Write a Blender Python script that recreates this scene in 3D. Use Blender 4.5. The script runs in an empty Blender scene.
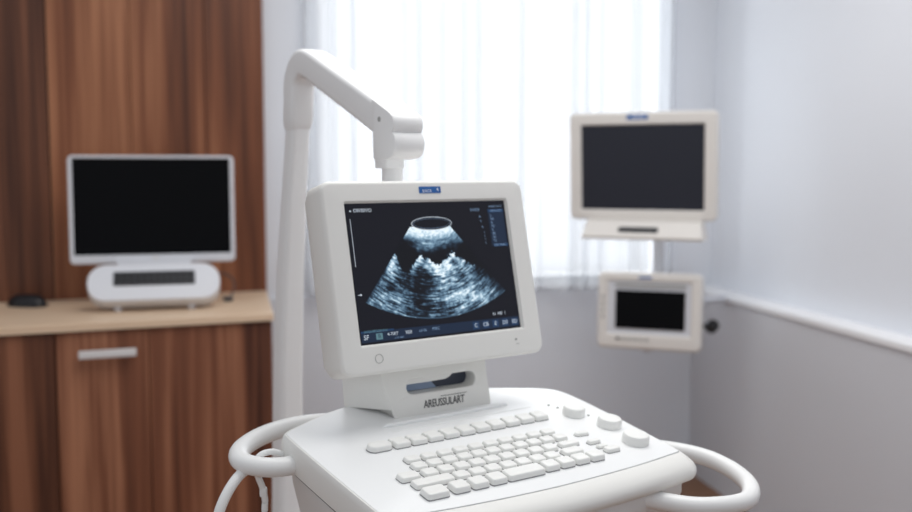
import bpy, bmesh, math, random
import numpy as np
from mathutils import Vector, Matrix

random.seed(7)
rng = np.random.RandomState(11)
S = bpy.context.scene
COL = S.collection
R = math.radians

# ------------------------------------------------------------------ materials
def srgb(r, g, b):
    def f(c):
        c /= 255.0
        return c / 12.92 if c <= 0.04045 else ((c + 0.055) / 1.055) ** 2.4
    return (f(r), f(g), f(b), 1.0)

def mat(name, col, rough=0.45, spec=0.5, bump=0.0, bscale=300.0, var=0.0, coat=0.0):
    m = bpy.data.materials.new(name); m.use_nodes = True
    nt = m.node_tree; p = nt.nodes['Principled BSDF']
    p.inputs['Base Color'].default_value = col
    p.inputs['Roughness'].default_value = rough
    p.inputs['Specular IOR Level'].default_value = spec
    p.inputs['Coat Weight'].default_value = coat
    tc = nt.nodes.new('ShaderNodeTexCoord')
    n = nt.nodes.new('ShaderNodeTexNoise'); n.inputs['Scale'].default_value = bscale
    nt.links.new(tc.outputs['Object'], n.inputs['Vector'])
    if bump:
        b = nt.nodes.new('ShaderNodeBump'); b.inputs['Strength'].default_value = bump; b.inputs['Distance'].default_value = 0.001
        nt.links.new(n.outputs['Fac'], b.inputs['Height']); nt.links.new(b.outputs['Normal'], p.inputs['Normal'])
    mx = nt.nodes.new('ShaderNodeMix'); mx.data_type = 'RGBA'
    mx.inputs['A'].default_value = tuple(c * (1 - var) for c in col[:3]) + (1,)
    mx.inputs['B'].default_value = tuple(min(1, c * (1 + var)) for c in col[:3]) + (1,)
    nt.links.new(n.outputs['Fac'], mx.inputs['Factor'])
    nt.links.new(mx.outputs['Result'], p.inputs['Base Color'])
    return m

def wood(name, stops, sx=26.0, sz=0.9, rough=0.42, axis='z'):
    m = bpy.data.materials.new(name); m.use_nodes = True
    nt = m.node_tree; p = nt.nodes['Principled BSDF']; p.inputs['Roughness'].default_value = rough
    p.inputs['Specular IOR Level'].default_value = 0.3
    L = nt.links.new
    tc = nt.nodes.new('ShaderNodeTexCoord')
    def noise(scale3, detail, dist):
        mp = nt.nodes.new('ShaderNodeMapping'); mp.inputs['Scale'].default_value = scale3
        n = nt.nodes.new('ShaderNodeTexNoise'); n.inputs['Scale'].default_value = 1.0
        n.inputs['Detail'].default_value = detail; n.inputs['Distortion'].default_value = dist
        L(tc.outputs['Object'], mp.inputs['Vector']); L(mp.outputs['Vector'], n.inputs['Vector'])
        return n
    if axis == 'z':
        a = noise((sx * 0.32, sx * 0.32, sz * 0.5), 2.0, 0.4); b = noise((sx, sx, sz), 5.0, 0.6); c = noise((sx * 6, sx * 6, sz * 3), 3.0, 0.2)
    else:
        a = noise((sz * 0.5, sx * 0.32, sx * 0.32), 2.0, 0.4); b = noise((sz, sx, sx), 5.0, 0.6); c = noise((sz * 3, sx * 6, sx * 6), 3.0, 0.2)
    m1 = nt.nodes.new('ShaderNodeMath'); m1.operation = 'MULTIPLY_ADD'; m1.inputs[1].default_value = 0.75
    L(b.outputs['Fac'], m1.inputs[0])
    h = nt.nodes.new('ShaderNodeMath'); h.operation = 'MULTIPLY'; h.inputs[1].default_value = 0.55; L(a.outputs['Fac'], h.inputs[0])
    L(h.outputs[0], m1.inputs[2])
    m2 = nt.nodes.new('ShaderNodeMath'); m2.operation = 'MULTIPLY_ADD'; m2.inputs[1].default_value = 0.25
    L(c.outputs['Fac'], m2.inputs[0]); L(m1.outputs[0], m2.inputs[2])
    cr = nt.nodes.new('ShaderNodeValToRGB')
    e = cr.color_ramp.elements
    while len(e) < len(stops): e.new(0.5)
    for k, (pos, colr) in enumerate(stops): e[k].position = pos; e[k].color = colr
    L(m2.outputs[0], cr.inputs['Fac']); L(cr.outputs['Color'], p.inputs['Base Color'])
    return m

def emission_attr(name, attr, strength):
    m = bpy.data.materials.new(name); m.use_nodes = True
    nt = m.node_tree; p = nt.nodes['Principled BSDF']
    p.inputs['Base Color'].default_value = (0.005, 0.005, 0.006, 1); p.inputs['Roughness'].default_value = 0.3
    p.inputs['Specular IOR Level'].default_value = 0.2
    a = nt.nodes.new('ShaderNodeVertexColor'); a.layer_name = attr
    nt.links.new(a.outputs['Color'], p.inputs['Emission Color']); p.inputs['Emission Strength'].default_value = strength
    return m

def glow(name, col, strength):
    m = bpy.data.materials.new(name); m.use_nodes = True
    p = m.node_tree.nodes['Principled BSDF']
    p.inputs['Base Color'].default_value = (0.004, 0.004, 0.005, 1); p.inputs['Roughness'].default_value = 0.35
    p.inputs['Specular IOR Level'].default_value = 0.15
    p.inputs['Emission Color'].default_value = col; p.inputs['Emission Strength'].default_value = strength
    return m

M = {}
M['plastic'] = mat('white_plastic', srgb(233, 232, 228), 0.42, 0.4, bump=0.04, bscale=900, var=0.01)
M['panel'] = mat('panel_plastic', srgb(240, 241, 241), 0.4, 0.4, var=0.01)
M['key'] = mat('key_plastic', srgb(236, 236, 233), 0.4, 0.4, var=0.01)
M['keyshade'] = mat('key_base_shade', srgb(150, 150, 150), 0.6, 0.2)  # grey on the lower key sides, standing in for shade between keys
M['body'] = mat('body_plastic', srgb(226, 226, 225), 0.45, 0.4, var=0.01)
M['arm'] = mat('arm_plastic', srgb(240, 240, 240), 0.4, 0.45, var=0.01)
M['handle'] = mat('handle_plastic', srgb(238, 238, 237), 0.35, 0.45, var=0.01)
M['seam'] = mat('seam_shadow', srgb(70, 72, 76), 0.7, 0.2)
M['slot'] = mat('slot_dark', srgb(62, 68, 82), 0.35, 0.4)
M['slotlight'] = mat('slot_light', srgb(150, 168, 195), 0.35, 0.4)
M['ink'] = mat('grey_ink', srgb(92, 92, 94), 0.6, 0.2)
M['mark'] = mat('engraved_mark', srgb(165, 165, 163), 0.6, 0.2)
M['badge'] = mat('blue_badge', srgb(38, 98, 168), 0.4, 0.4, var=0.1, bscale=200)
M['badgeink'] = mat('badge_ink', srgb(235, 240, 250), 0.5, 0.3)
M['screen'] = glow('lit_screen_black', srgb(20, 21, 28), 1.0)
M['sono'] = emission_attr('ultrasound_glow', 'Col', 1.0)
M['uitext'] = glow('screen_text_glow', srgb(200, 210, 222), 0.8)
M['uidim'] = glow('screen_dim_glow', srgb(120, 145, 175), 0.8)
M['uiblue'] = glow('screen_blue_glow', srgb(40, 66, 100), 0.75)
M['uiteal'] = glow('screen_teal_glow', srgb(95, 130, 140), 0.8)
M['uibar'] = glow('screen_bar_glow', srgb(30, 42, 62), 0.9)
M['offscreen'] = mat('switched_off_screen', srgb(7, 8, 11), 0.3, 0.08)
M['offscreen2'] = mat('switched_off_screen_grey', srgb(38, 40, 50), 0.3, 0.3)
M['dark'] = mat('black_plastic', srgb(22, 22, 26), 0.4, 0.4)
M['darkgrey'] = mat('dark_grey_plastic', srgb(56, 58, 64), 0.5, 0.4)
M['metal'] = mat('brushed_aluminium', srgb(214, 212, 212), 0.35, 0.5, var=0.03, bscale=80)
M['aio'] = mat('silver_white_shell', srgb(214, 216, 222), 0.4, 0.45, var=0.01)
M['monitor2'] = mat('offwhite_shell', srgb(226, 222, 217), 0.45, 0.4, var=0.01)
M['wood'] = wood('walnut_veneer', [(0.50, srgb(40, 22, 15)), (0.62, srgb(84, 48, 32)), (0.78, srgb(124, 75, 50)), (0.95, srgb(168, 114, 82))], sx=14, sz=0.45)
M['wood2'] = wood('walnut_doors', [(0.50, srgb(40, 22, 16)), (0.62, srgb(82, 48, 35)), (0.78, srgb(122, 76, 55)), (0.95, srgb(168, 116, 88))], sx=14, sz=0.5)
M['wooddark'] = wood('walnut_veneer_dark', [(0.50, srgb(28, 15, 11)), (0.64, srgb(66, 38, 27)), (0.80, srgb(104, 64, 45)), (0.95, srgb(140, 92, 68))], sx=18, sz=0.45)
M['top'] = wood('pale_oak_worktop', [(0.35, srgb(196, 166, 138)), (0.65, srgb(212, 184, 156)), (1.0, srgb(224, 200, 174))], sx=16, sz=1.2, rough=0.4, axis='x')
M['floor'] = wood('brown_floor', [(0.35, srgb(96, 66, 46)), (0.65, srgb(124, 88, 64)), (1.0, srgb(146, 108, 80))], sx=9, sz=0.8, rough=0.4, axis='x')
M['wallup'] = mat('pale_wall_paint', srgb(226, 229, 235), 0.75, 0.2, bump=0.05, bscale=120, var=0.012)
M['walllow'] = mat('grey_wall_paint', srgb(226, 230, 237), 0.7, 0.2, bump=0.05, bscale=120, var=0.012)
M['walllow2'] = mat('dado_shade_tone', srgb(208, 209, 214), 0.7, 0.2, bump=0.05, bscale=120, var=0.012)  # right dado: pale wall darkened in colour to carry its shade
M['ledge'] = mat('white_trim_paint', srgb(240, 240, 242), 0.5, 0.3)
M['frame'] = mat('window_frame_white', srgb(238, 239, 241), 0.45, 0.4)

def curtain_mat():
    m = bpy.data.materials.new('sheer_voile'); m.use_nodes = True
    nt = m.node_tree; nt.nodes.clear(); L = nt.links.new
    out = nt.nodes.new('ShaderNodeOutputMaterial')
    tr = nt.nodes.new('ShaderNodeBsdfTransparent'); tl = nt.nodes.new('ShaderNodeBsdfTranslucent'); df = nt.nodes.new('ShaderNodeBsdfDiffuse')
    tl.inputs['Color'].default_value = (0.455, 0.468, 0.49, 1); df.inputs['Color'].default_value = (0.82, 0.85, 0.90, 1)
    a = nt.nodes.new('ShaderNodeMixShader'); a.inputs['Fac'].default_value = 0.4
    b = nt.nodes.new('ShaderNodeMixShader')
    tc = nt.nodes.new('ShaderNodeTexCoord'); n = nt.nodes.new('ShaderNodeTexNoise'); n.inputs['Scale'].default_value = 900
    L(tc.outputs['Object'], n.inputs['Vector'])
    r = nt.nodes.new('ShaderNodeMapRange'); r.inputs['To Min'].default_value = 0.62; r.inputs['To Max'].default_value = 0.78
    L(n.outputs['Fac'], r.inputs['Value']); L(r.outputs['Result'], b.inputs['Fac'])
    L(tl.outputs[0], a.inputs[1]); L(df.outputs[0], a.inputs[2])
    L(tr.outputs[0], b.inputs[1]); L(a.outputs[0], b.inputs[2]); L(b.outputs[0], out.inputs['Surface'])
    return m
M['curtain'] = curtain_mat()

def glass_mat():
    m = bpy.data.materials.new('window_glass'); m.use_nodes = True
    nt = m.node_tree; nt.nodes.clear(); L = nt.links.new
    out = nt.nodes.new('ShaderNodeOutputMaterial'); tr = nt.nodes.new('ShaderNodeBsdfTransparent'); gl = nt.nodes.new('ShaderNodeBsdfGlossy')
    gl.inputs['Roughness'].default_value = 0.02
    fr = nt.nodes.new('ShaderNodeFresnel'); fr.inputs['IOR'].default_value = 1.45
    mx = nt.nodes.new('ShaderNodeMixShader'); L(fr.outputs[0], mx.inputs['Fac']); L(tr.outputs[0], mx.inputs[1]); L(gl.outputs[0], mx.inputs[2])
    L(mx.outputs[0], out.inputs['Surface'])
    return m
M['glass'] = glass_mat()

# ------------------------------------------------------------------ object helpers
def link(name, bm, mats, parent=None, loc=(0, 0, 0), rot=(0, 0, 0), smooth=35):
    me = bpy.data.meshes.new(name)
    bmesh.ops.recalc_face_normals(bm, faces=bm.faces)
    bm.to_mesh(me); bm.free()
    if not isinstance(mats, (list, tuple)): mats = [mats]
    for m in mats: me.materials.append(m)
    o = bpy.data.objects.new(name, me); COL.objects.link(o)
    if parent: o.parent = parent
    o.location = loc; o.rotation_euler = rot
    if smooth:
        for p in me.polygons: p.use_smooth = True
        try: me.set_sharp_from_angle(angle=R(smooth))
        except Exception: pass
    return o

def thing(name, label, cat, loc=(0, 0, 0), rotz=0.0, group=None):
    o = bpy.data.objects.new(name, None); COL.objects.link(o)
    o.location = loc; o.rotation_euler = (0, 0, rotz); o.empty_display_size = 0.1
    o['label'] = label; o['category'] = cat
    if group: o['group'] = group
    return o

def tag(o, label, cat, group=None):
    o['label'] = label; o['category'] = cat
    if group: o['group'] = group
    return o

def structure(o):
    o['kind'] = 'structure'; return o

def loft(bm, rings, cap0=True, cap1=True, mi=0):
    vs = [[bm.verts.new(p) for p in r] for r in rings]
    n = len(vs[0]); fs = []
    for a, b in zip(vs, vs[1:]):
        for i in range(n):
            j = (i + 1) % n
            f = bm.faces.new((a[i], a[j], b[j], b[i])); f.material_index = mi; fs.append(f)
    if cap0: f = bm.faces.new(vs[0]); f.material_index = mi
    if cap1: f = bm.faces.new(list(reversed(vs[-1]))); f.material_index = mi
    return vs

def rrect(w, h, r, n=6, cx=0.0, cz=0.0):
    pts = []
    r = max(1e-4, min(r, w / 2 - 1e-5, h / 2 - 1e-5))
    for sx, sz, a0 in ((1, 1, 0), (-1, 1, 90), (-1, -1, 180), (1, -1, 270)):
        for k in range(n + 1):
            a = R(a0 + 90.0 * k / n)
            pts.append((cx + sx * (w / 2 - r) + r * math.cos(a), cz + sz * (h / 2 - r) + r * math.sin(a)))
    return pts

def box(bm, c, s, bev=0.0, seg=2, rot=None, mi=0):
    r = bmesh.ops.create_cube(bm, size=1.0)
    vs = r['verts']
    mtx = Matrix.Translation(Vector(c)) @ (rot.to_4x4() if rot else Matrix.Identity(4)) @ Matrix.Diagonal((s[0], s[1], s[2], 1))
    bmesh.ops.transform(bm, matrix=mtx, verts=vs)
    fs = set(f for v in vs for f in v.link_faces)
    for f in fs: f.material_index = mi
    if bev:
        es = list(set(e for v in vs for e in v.link_edges))
        bmesh.ops.bevel(bm, geom=es, offset=bev, segments=seg, profile=0.6, affect='EDGES', clamp_overlap=True, material=mi)

def catmull(P, n=10, closed=False):
    P = [Vector(p) for p in P]; out = []
    N = len(P)
    segs = N if closed else N - 1
    for i in range(segs):
        p1, p2 = P[i], P[(i + 1) % N]
        p0 = P[i - 1] if (i > 0 or closed) else p1 * 2 - p2
        p3 = P[(i + 2) % N] if (i + 2 < N or closed) else p2 * 2 - p1
        for k in range(n):
            t = k / n
            out.append(0.5 * ((2 * p1) + (p2 - p0) * t + (2 * p0 - 5 * p1 + 4 * p2 - p3) * t * t + (3 * p1 - p0 - 3 * p2 + p3) * t ** 3))
    if not closed: out.append(P[-1])
    return out

def tube(bm, path, r, n=16, up=(0, 0, 1), flat=1.0, mi=0):
    up = Vector(up); rings = []
    rr = r if isinstance(r, (list, tuple)) else [r] * len(path)
    for i, p in enumerate(path):
        t = (path[min(i + 1, len(path) - 1)] - path[max(i - 1, 0)]).normalized()
        side = t.cross(up)
        if side.length < 1e-4: side = t.cross(Vector((1, 0, 0)))
        side.normalize(); u = side.cross(t).normalized()
        rings.append([p + side * (rr[i] * math.cos(2 * math.pi * k / n)) + u * (rr[i] * flat * math.sin(2 * math.pi * k / n)) for k in range(n)])
    loft(bm, rings, mi=mi)

def lathe(bm, prof, n=32, mi=0, c=(0, 0, 0)):
    rings = [[(c[0] + r * math.cos(2 * math.pi * k / n), c[1] + r * math.sin(2 * math.pi * k / n), c[2] + z) for k in range(n)] for r, z in prof]
    loft(bm, rings, mi=mi)

def text_bm(s, size, mtx, bm=None, extrude=0.0002, spacing=1.0, xs=1.0, mi=0, align='CENTER', bold=0.0):
    cu = bpy.data.curves.new('lettering', 'FONT'); cu.body = s; cu.size = size; cu.align_x = align; cu.align_y = 'CENTER'
    cu.extrude = extrude; cu.space_character = spacing; cu.resolution_u = 3; cu.offset = bold
    o = bpy.data.objects.new('lettering', cu); COL.objects.link(o)
    dg = bpy.context.evaluated_depsgraph_get(); dg.update()
    me = bpy.data.meshes.new_from_object(o.evaluated_get(dg))
    bpy.data.objects.remove(o, do_unlink=True); bpy.data.curves.remove(cu)
    if bm is None: bm = bmesh.new()
    tmp = bmesh.new(); tmp.from_mesh(me); bpy.data.meshes.remove(me)
    bmesh.ops.transform(tmp, matrix=mtx @ Matrix.Diagonal((xs, 1, 1, 1)), verts=tmp.verts)
    for f in tmp.faces: f.material_index = mi
    me2 = bpy.data.meshes.new('t'); tmp.to_mesh(me2); tmp.free()
    bm.from_mesh(me2); bpy.data.meshes.remove(me2)
    return bm

def face_mtx(x, y, z):      # text lying in the x/z plane facing -y
    return Matrix.Translation((x, y, z)) @ Matrix.Rotation(R(90), 4, 'X')

def quadf(bm, x0, x1, z0, z1, y, mi=0):
    f = bm.faces.new([bm.verts.new(p) for p in ((x0, y, z0), (x1, y, z0), (x1, y, z1), (x0, y, z1))]); f.material_index = mi

def display(W, H, rad, scr_w, scr_h, depth, fillet, recess, back_scale=0.9, scr_cz=0.0, chamfer=0.004, back_in=0.02, srad=0.002):
    """a display housing with a recessed screen opening; front at y=0, body goes to +y"""
    bm = bmesh.new()
    def ring(w, h, r, y, cz=0.0): return [(x, y, z) for x, z in rrect(w, h, r, 7, 0, cz)]
    rs = [ring(scr_w, scr_h, srad, recess, scr_cz),
          ring(scr_w + chamfer * 2, scr_h + chamfer * 2, srad + chamfer * 0.5, 0.0, scr_cz)]
    for k in range(0, 6):
        a = R(90 * k / 5)
        off = fillet * (1 - math.sin(a))
        rs.append(ring(W - 2 * fillet + 2 * fillet * math.sin(a), H - 2 * fillet + 2 * fillet * math.sin(a), rad - off, fillet * (1 - math.cos(a))))
    rs.append(ring(W, H, rad, depth * 0.62))
    rs.append(ring(W - back_in, H - back_in, rad, depth * 0.86))
    rs.append(ring(W * back_scale, H * back_scale, rad, depth))
    loft(bm, rs, cap0=False, cap1=True)
    return bm

# ------------------------------------------------------------------ camera
CAMZ = 1.36
cam = bpy.data.cameras.new('camera'); co = bpy.data.objects.new('camera', cam); COL.objects.link(co)
cam.sensor_width = 36.0; cam.lens = 36.0 * 1000 / 912
co.location = (0, 0, CAMZ); co.rotation_euler = (R(90 - 4.88), 0, 0)
cam.clip_start = 0.05
cam.dof.use_dof = True; cam.dof.focus_distance = 1.52; cam.dof.aperture_fstop = 2.5
S.camera = co

# ------------------------------------------------------------------ the room
YAW = R(11)
corner = Vector((1.134, 4.47, 0))               # back right corner of the room
rb = Vector((math.cos(YAW), math.sin(YAW), 0)); nb = Vector((-math.sin(YAW), math.cos(YAW), 0))
CEIL = 2.75
def wallmtx(): return Matrix.Translation(corner) @ Matrix.Rotation(YAW, 4, 'Z')
# back wall frame: local x along the wall (0 at the corner, negative to the left), y behind it
SILL, HEAD, WL, WR = 0.875, 2.42, -1.755, -0.205
bm = bmesh.new()
T = 0.16
box(bm, (WL - 0.75, T / 2, CEIL / 2), (1.5, T, CEIL))
box(bm, (WR / 2 + 0.1, T / 2, CEIL / 2), (-WR + 0.2, T, CEIL))
box(bm, ((WL + WR) / 2, T / 2, (HEAD + CEIL) / 2), (WR - WL, T, CEIL - HEAD))
box(bm, ((WL + WR) / 2, T / 2, SILL / 2), (WR - WL, T, SILL), mi=1)
wb = structure(link('wall_back', bm, [M['wallup'], M['walllow']], smooth=0)); wb.matrix_world = wallmtx()

bm = bmesh.new()
box(bm, (-1.5, -0.004, 0.42), (3.2, 0.02, 0.84))
o = structure(link('trim_1', bm, M['walllow'], smooth=0)); o.matrix_world = wallmtx()   # grey dado of the back wall

# right wall: upper part set back, lower part stands proud with a white ledge on top
LEDGE = CAMZ - 0.520
bm = bmesh.new(); box(bm, (0.09, -2.6, CEIL / 2), (0.16, 5.6, CEIL))
o = structure(link('wall_right', bm, M['wallup'], smooth=0)); o.matrix_world = wallmtx()
bm = bmesh.new(); box(bm, (-0.0325, -2.6, (LEDGE - 0.012) / 2), (0.10, 5.6, LEDGE - 0.012))
o = structure(link('trim_2', bm, M['walllow2'], smooth=0)); o.matrix_world = wallmtx()
bm = bmesh.new(); box(bm, (-0.036, -2.6, LEDGE - 0.006), (0.111, 5.6, 0.024), bev=0.004)
o = structure(link('trim_3', bm, M['ledge'])); o.matrix_world = wallmtx()
# floor
bm = bmesh.new(); box(bm, (0, 2.6, -0.05), (7.0, 8.0, 0.1))
structure(link('floor', bm, M['floor'], smooth=0))

# window: frame, glass, sill
bm = bmesh.new()
fw = 0.028
box(bm, (WL + fw / 2, 0.09, (SILL + HEAD) / 2), (fw, 0.06, HEAD - SILL), bev=0.004)
box(bm, (WR - fw / 2, 0.09, (SILL + HEAD) / 2), (fw, 0.06, HEAD - SILL), bev=0.004)
box(bm, ((WL + WR) / 2, 0.09, SILL + fw / 2), (WR - WL - 2 * fw, 0.06, fw), bev=0.004)
box(bm, ((WL + WR) / 2, 0.09, HEAD - fw / 2), (WR - WL - 2 * fw, 0.06, fw), bev=0.004)
win = structure(link('window_1', bm, M['frame'])); win.matrix_world = wallmtx()
bm = bmesh.new(); box(bm, ((WL + WR) / 2, 0.09, (SILL + HEAD) / 2), (WR - WL - 2 * fw, 0.006, HEAD - SILL - 2 * fw))
link('pane', bm, M['glass'], win, smooth=0)
bm = bmesh.new(); box(bm, ((WL + WR) / 2, 0.03, SILL - 0.012), (WR - WL, 0.1, 0.024), bev=0.004)
link('window_sill', bm, M['ledge'], win)

# sheer curtain with hanging folds
bm = bmesh.new()
x0, x1, zt, zb = -1.80, -0.195, 2.62, 0.855
NX, NZ = 420, 8
cols = []
for i in range(NX + 1):
    t = i / NX; x = x0 + (x1 - x0) * t
    ph = 2 * math.pi * (t * 15 + 0.35 * math.sin(t * 17) + 0.22 * math.sin(t * 41 + 1))
    dep = 0.024 * math.sin(ph) + 0.007 * math.sin(2.3 * ph + 1.1) + 0.003 * math.sin(t * 160)
    col = []
    for j in range(NZ + 1):
        s = j / NZ
        col.append(bm.verts.new((x + 0.012 * math.cos(ph), -0.075 + dep * (0.75 + 0.35 * s), zt + (zb - zt) * s + (0.003 * math.sin(ph) if j == NZ else 0))))
    cols.append(col)
for a, b in zip(cols, cols[1:]):
    for j in range(NZ): bm.faces.new((a[j], b[j], b[j + 1], a[j + 1]))
cur = link('sheer_curtain', bm, M['curtain'], smooth=180); cur.matrix_world = wallmtx()
tag(cur, 'white sheer curtain hanging in soft folds over the bright window', 'curtain')

# ------------------------------------------------------------------ wood cabinet, worktop and panelling on the left
CY = R(22)
cabm = Matrix.Translation((-0.775, 4.075, 0)) @ Matrix.Rotation(CY, 4, 'Z')
# local frame: x along the wall (0 = right end, negative left), y into the wall; panel face at y = 0, cabinet front near y = -0.63
bm = bmesh.new()
edges = [0.0, -0.232, -0.512, -0.808, -1.12, -1.45, -1.8, -2.2]
for a, b in zip(edges, edges[1:]):
    g = 0.010 if a < -0.8 else 0.002
    box(bm, ((a + b) / 2, 0.012, CEIL / 2), (a - b - g, 0.024, CEIL), bev=0.001, seg=1, mi=2 if a < -0.8 else 0)
box(bm, (-1.1, 0.034, CEIL / 2), (2.2, 0.02, CEIL), mi=1)
o = structure(link('wall_left', bm, [M['wood'], M['dark'], M['wooddark']], smooth=0)); o.matrix_world = cabm

DEP = 0.655
WTZ = CAMZ - 0.49
cab = thing('base_cabinet', 'walnut base cabinet under the pale worktop with a silver bar handle', 'cabinet')
cab.matrix_world = cabm
bm = bmesh.new()
loft(bm, [[(x, y, z) for x, y in ((-2.196, -0.006), (-0.006, -0.006), (-0.110, -DEP + 0.036), (-2.196, -DEP + 0.036))] for z in (0.06, WTZ - 0.026)])
box(bm, (-1.16, -DEP / 2 + 0.04, 0.03), (2.05, DEP - 0.12, 0.06), mi=1)
link('carcass', bm, [M['wood2'], M['dark']], cab, smooth=0)
de = [(-0.112, -0.5235), (-0.5255, -0.8095), (-0.8155, -1.25), (-1.2535, -1.75), (-1.754, -2.196)]
for k, (a, b) in enumerate(de):
    bm = bmesh.new()
    box(bm, ((a + b) / 2, -DEP + 0.024, (WTZ - 0.032 + 0.06) / 2), (a - b, 0.02, WTZ - 0.092), bev=0.0015, seg=1)
    d = link('door', bm, M['wooddark'] if k == 2 else M['wood2'], cab, smooth=0)
    if k == 1:
        bm = bmesh.new()
        xh, zh = -0.655, CAMZ - 0.592
        box(bm, (xh, -DEP - 0.016, zh), (0.178, 0.012, 0.026), bev=0.003)
        for sx in (-1, 1): box(bm, (xh + sx * 0.07, -DEP - 0.001, zh), (0.012, 0.03, 0.012), bev=0.002)
        link('bar_handle', bm, M['metal'], d)['label'] = 'flat silver bar handle'
bm = bmesh.new()
loft(bm, [[(x, y, z) for x, y in ((-2.2, -0.002), (-0.002, -0.002), (-0.109 - i, -DEP - 0.002 + i), (-2.2, -DEP - 0.002 + i))] for z, i in ((WTZ - 0.026, 0.0), (WTZ - 0.003, 0.0), (WTZ, 0.003))])
wt = link('worktop', bm, M['top']); wt.matrix_world = cabm
tag(wt, 'pale oak worktop running along the top of the walnut cabinet', 'worktop')

# black mouse at the left end of the worktop
def cabpt(px, py, z=0.0): return cabm @ Vector((px, py, z))
mo = thing('computer_mouse', 'black computer mouse lying on the worktop left of the white computer', 'mouse', (-1.555, 3.60, WTZ), R(75))
bm = bmesh.new()
rings = []
for k in range(9):
    a = R(90 * k / 8); s = math.cos(a); h = 0.040 * math.sin(a)
    rings.append([(0.034 * s ** 0.6 * math.copysign(abs(math.cos(t)) ** 0.8, math.cos(t)) if s > 1e-6 else 0.0005 * math.cos(t), (0.062 * s ** 0.6 * math.sin(t)) if s > 1e-6 else 0.0005 * math.sin(t), h + 0.002) for t in [2 * math.pi * q / 24 for q in range(24)]])
rings = [[(x * 1.25, y * 1.25, z * 1.1 - 0.002) for x, y, z in r_] for r_ in rings]
loft(bm, rings)
link('mouse_body', bm, M['dark'], mo)
bm = bmesh.new(); lathe(bm, [(0.004, -0.004), (0.009, -0.003), (0.009, 0.003), (0.004, 0.004)], 16)
link('scroll_wheel', bm, M['darkgrey'], mo, loc=(0, 0.042, 0.034), rot=(0, R(90), 0))

# ------------------------------------------------------------------ white all-in-one computer with its docking base
pc = thing('desktop_computer', 'white desktop computer with black screen standing on the pale worktop', 'computer', (-1.118, 3.695, WTZ), R(15.5))
bm = display(0.580, 0.392, 0.018, 0.550, 0.350, 0.045, 0.006, 0.003, back_scale=0.8, scr_cz=0.011, chamfer=0.002)
disp = link('display_housing', bm, M['aio'], pc, loc=(0.0, -0.045, 0.349), rot=(R(-2), 0, 0))
bm = bmesh.new(); quadf(bm, -0.275, 0.275, -0.164, 0.186, 0.003)
link('screen', bm, M['offscreen'], disp, smooth=0)
bm = bmesh.new(); lathe(bm, [(0.001, 0), (0.009, 0), (0.009, 0.0015), (0.001, 0.002)], 20)
link('emblem', bm, M['metal'], disp, loc=(0.005, -0.0005, -0.176), rot=(R(90), 0, 0))
bm = bmesh.new()      # wide stand tongue between display and base
loft(bm, [[(x * (0.142 if k == 0 else 0.128 if k == 1 else 0.12) / 0.12 , y, z) for x, y in ((-0.12, -0.02 + dy), (0.12, -0.02 + dy), (0.12, 0.02 + dy), (-0.12, 0.02 + dy))] for k, (z, dy) in enumerate(((0.185, -0.03), (0.15, -0.035), (0.118, -0.05)))])
link('stand', bm, M['aio'], pc)
bm = bmesh.new()      # rounded docking base: a sloped slab with round ends
rings = []
for (sc, y) in ((0.90, -0.004), (0.965, 0.004), (1.0, 0.022), (1.0, 0.05), (0.96, 0.070), (0.86, 0.078)):
    rings.append([(x, y, z) for x, z in rrect(0.448 * (0.93 + 0.07 * sc), 0.146 * sc, 0.068 * sc, 8)])
loft(bm, rings)
base = link('docking_base', bm, M['aio'], pc, loc=(0.003, -0.215, 0.101), rot=(R(-28), 0, 0))
base['label'] = 'white rounded base with a dark keyboard strip'
bm = bmesh.new()
loft(bm, [[(x, -0.0075, z) for x, z in rrect(0.272, 0.050, 0.006, 3, 0.0, 0.013)], [(x, -0.004, z) for x, z in rrect(0.276, 0.054, 0.006, 3, 0.0, 0.013)]])
kb = link('keyboard_strip', bm, M['darkgrey'], base)
bm = bmesh.new(); box(bm, (0, 0, 0), (0.018, 0.004, 0.011), bev=0.0015, seg=1)
pk = link('key', bm, M['dark'], base, loc=(-0.121, -0.0085, -0.0015))
for rr_ in range(3):
    for c in range(12):
        if rr_ == 0 and c == 0: continue
        q = pk.copy(); COL.objects.link(q); q.location = (-0.121 + c * 0.022, -0.0085, -0.0015 + rr_ * 0.0145)
for sx in (-1, 1):
    bm = bmesh.new(); lathe(bm, [(0.011, 0.0), (0.014, 0.003), (0.013, 0.02), (0.012, 0.05)], 18)
    link('foot', bm, M['aio'], pc, loc=(0.003 + sx * 0.125, -0.20, 0.0))
bm = bmesh.new()
tube(bm, catmull([(0.235, 0.06, 0.10), (0.275, 0.07, 0.085), (0.29, 0.05, 0.05), (0.275, 0.01, 0.014), (0.262, -0.02, 0.008)], 8), 0.0035, 8)
box(bm, (0.262, -0.025, 0.009), (0.035, 0.024, 0.018), bev=0.005)
link('power_cord', bm, M['darkgrey'], pc)

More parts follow.
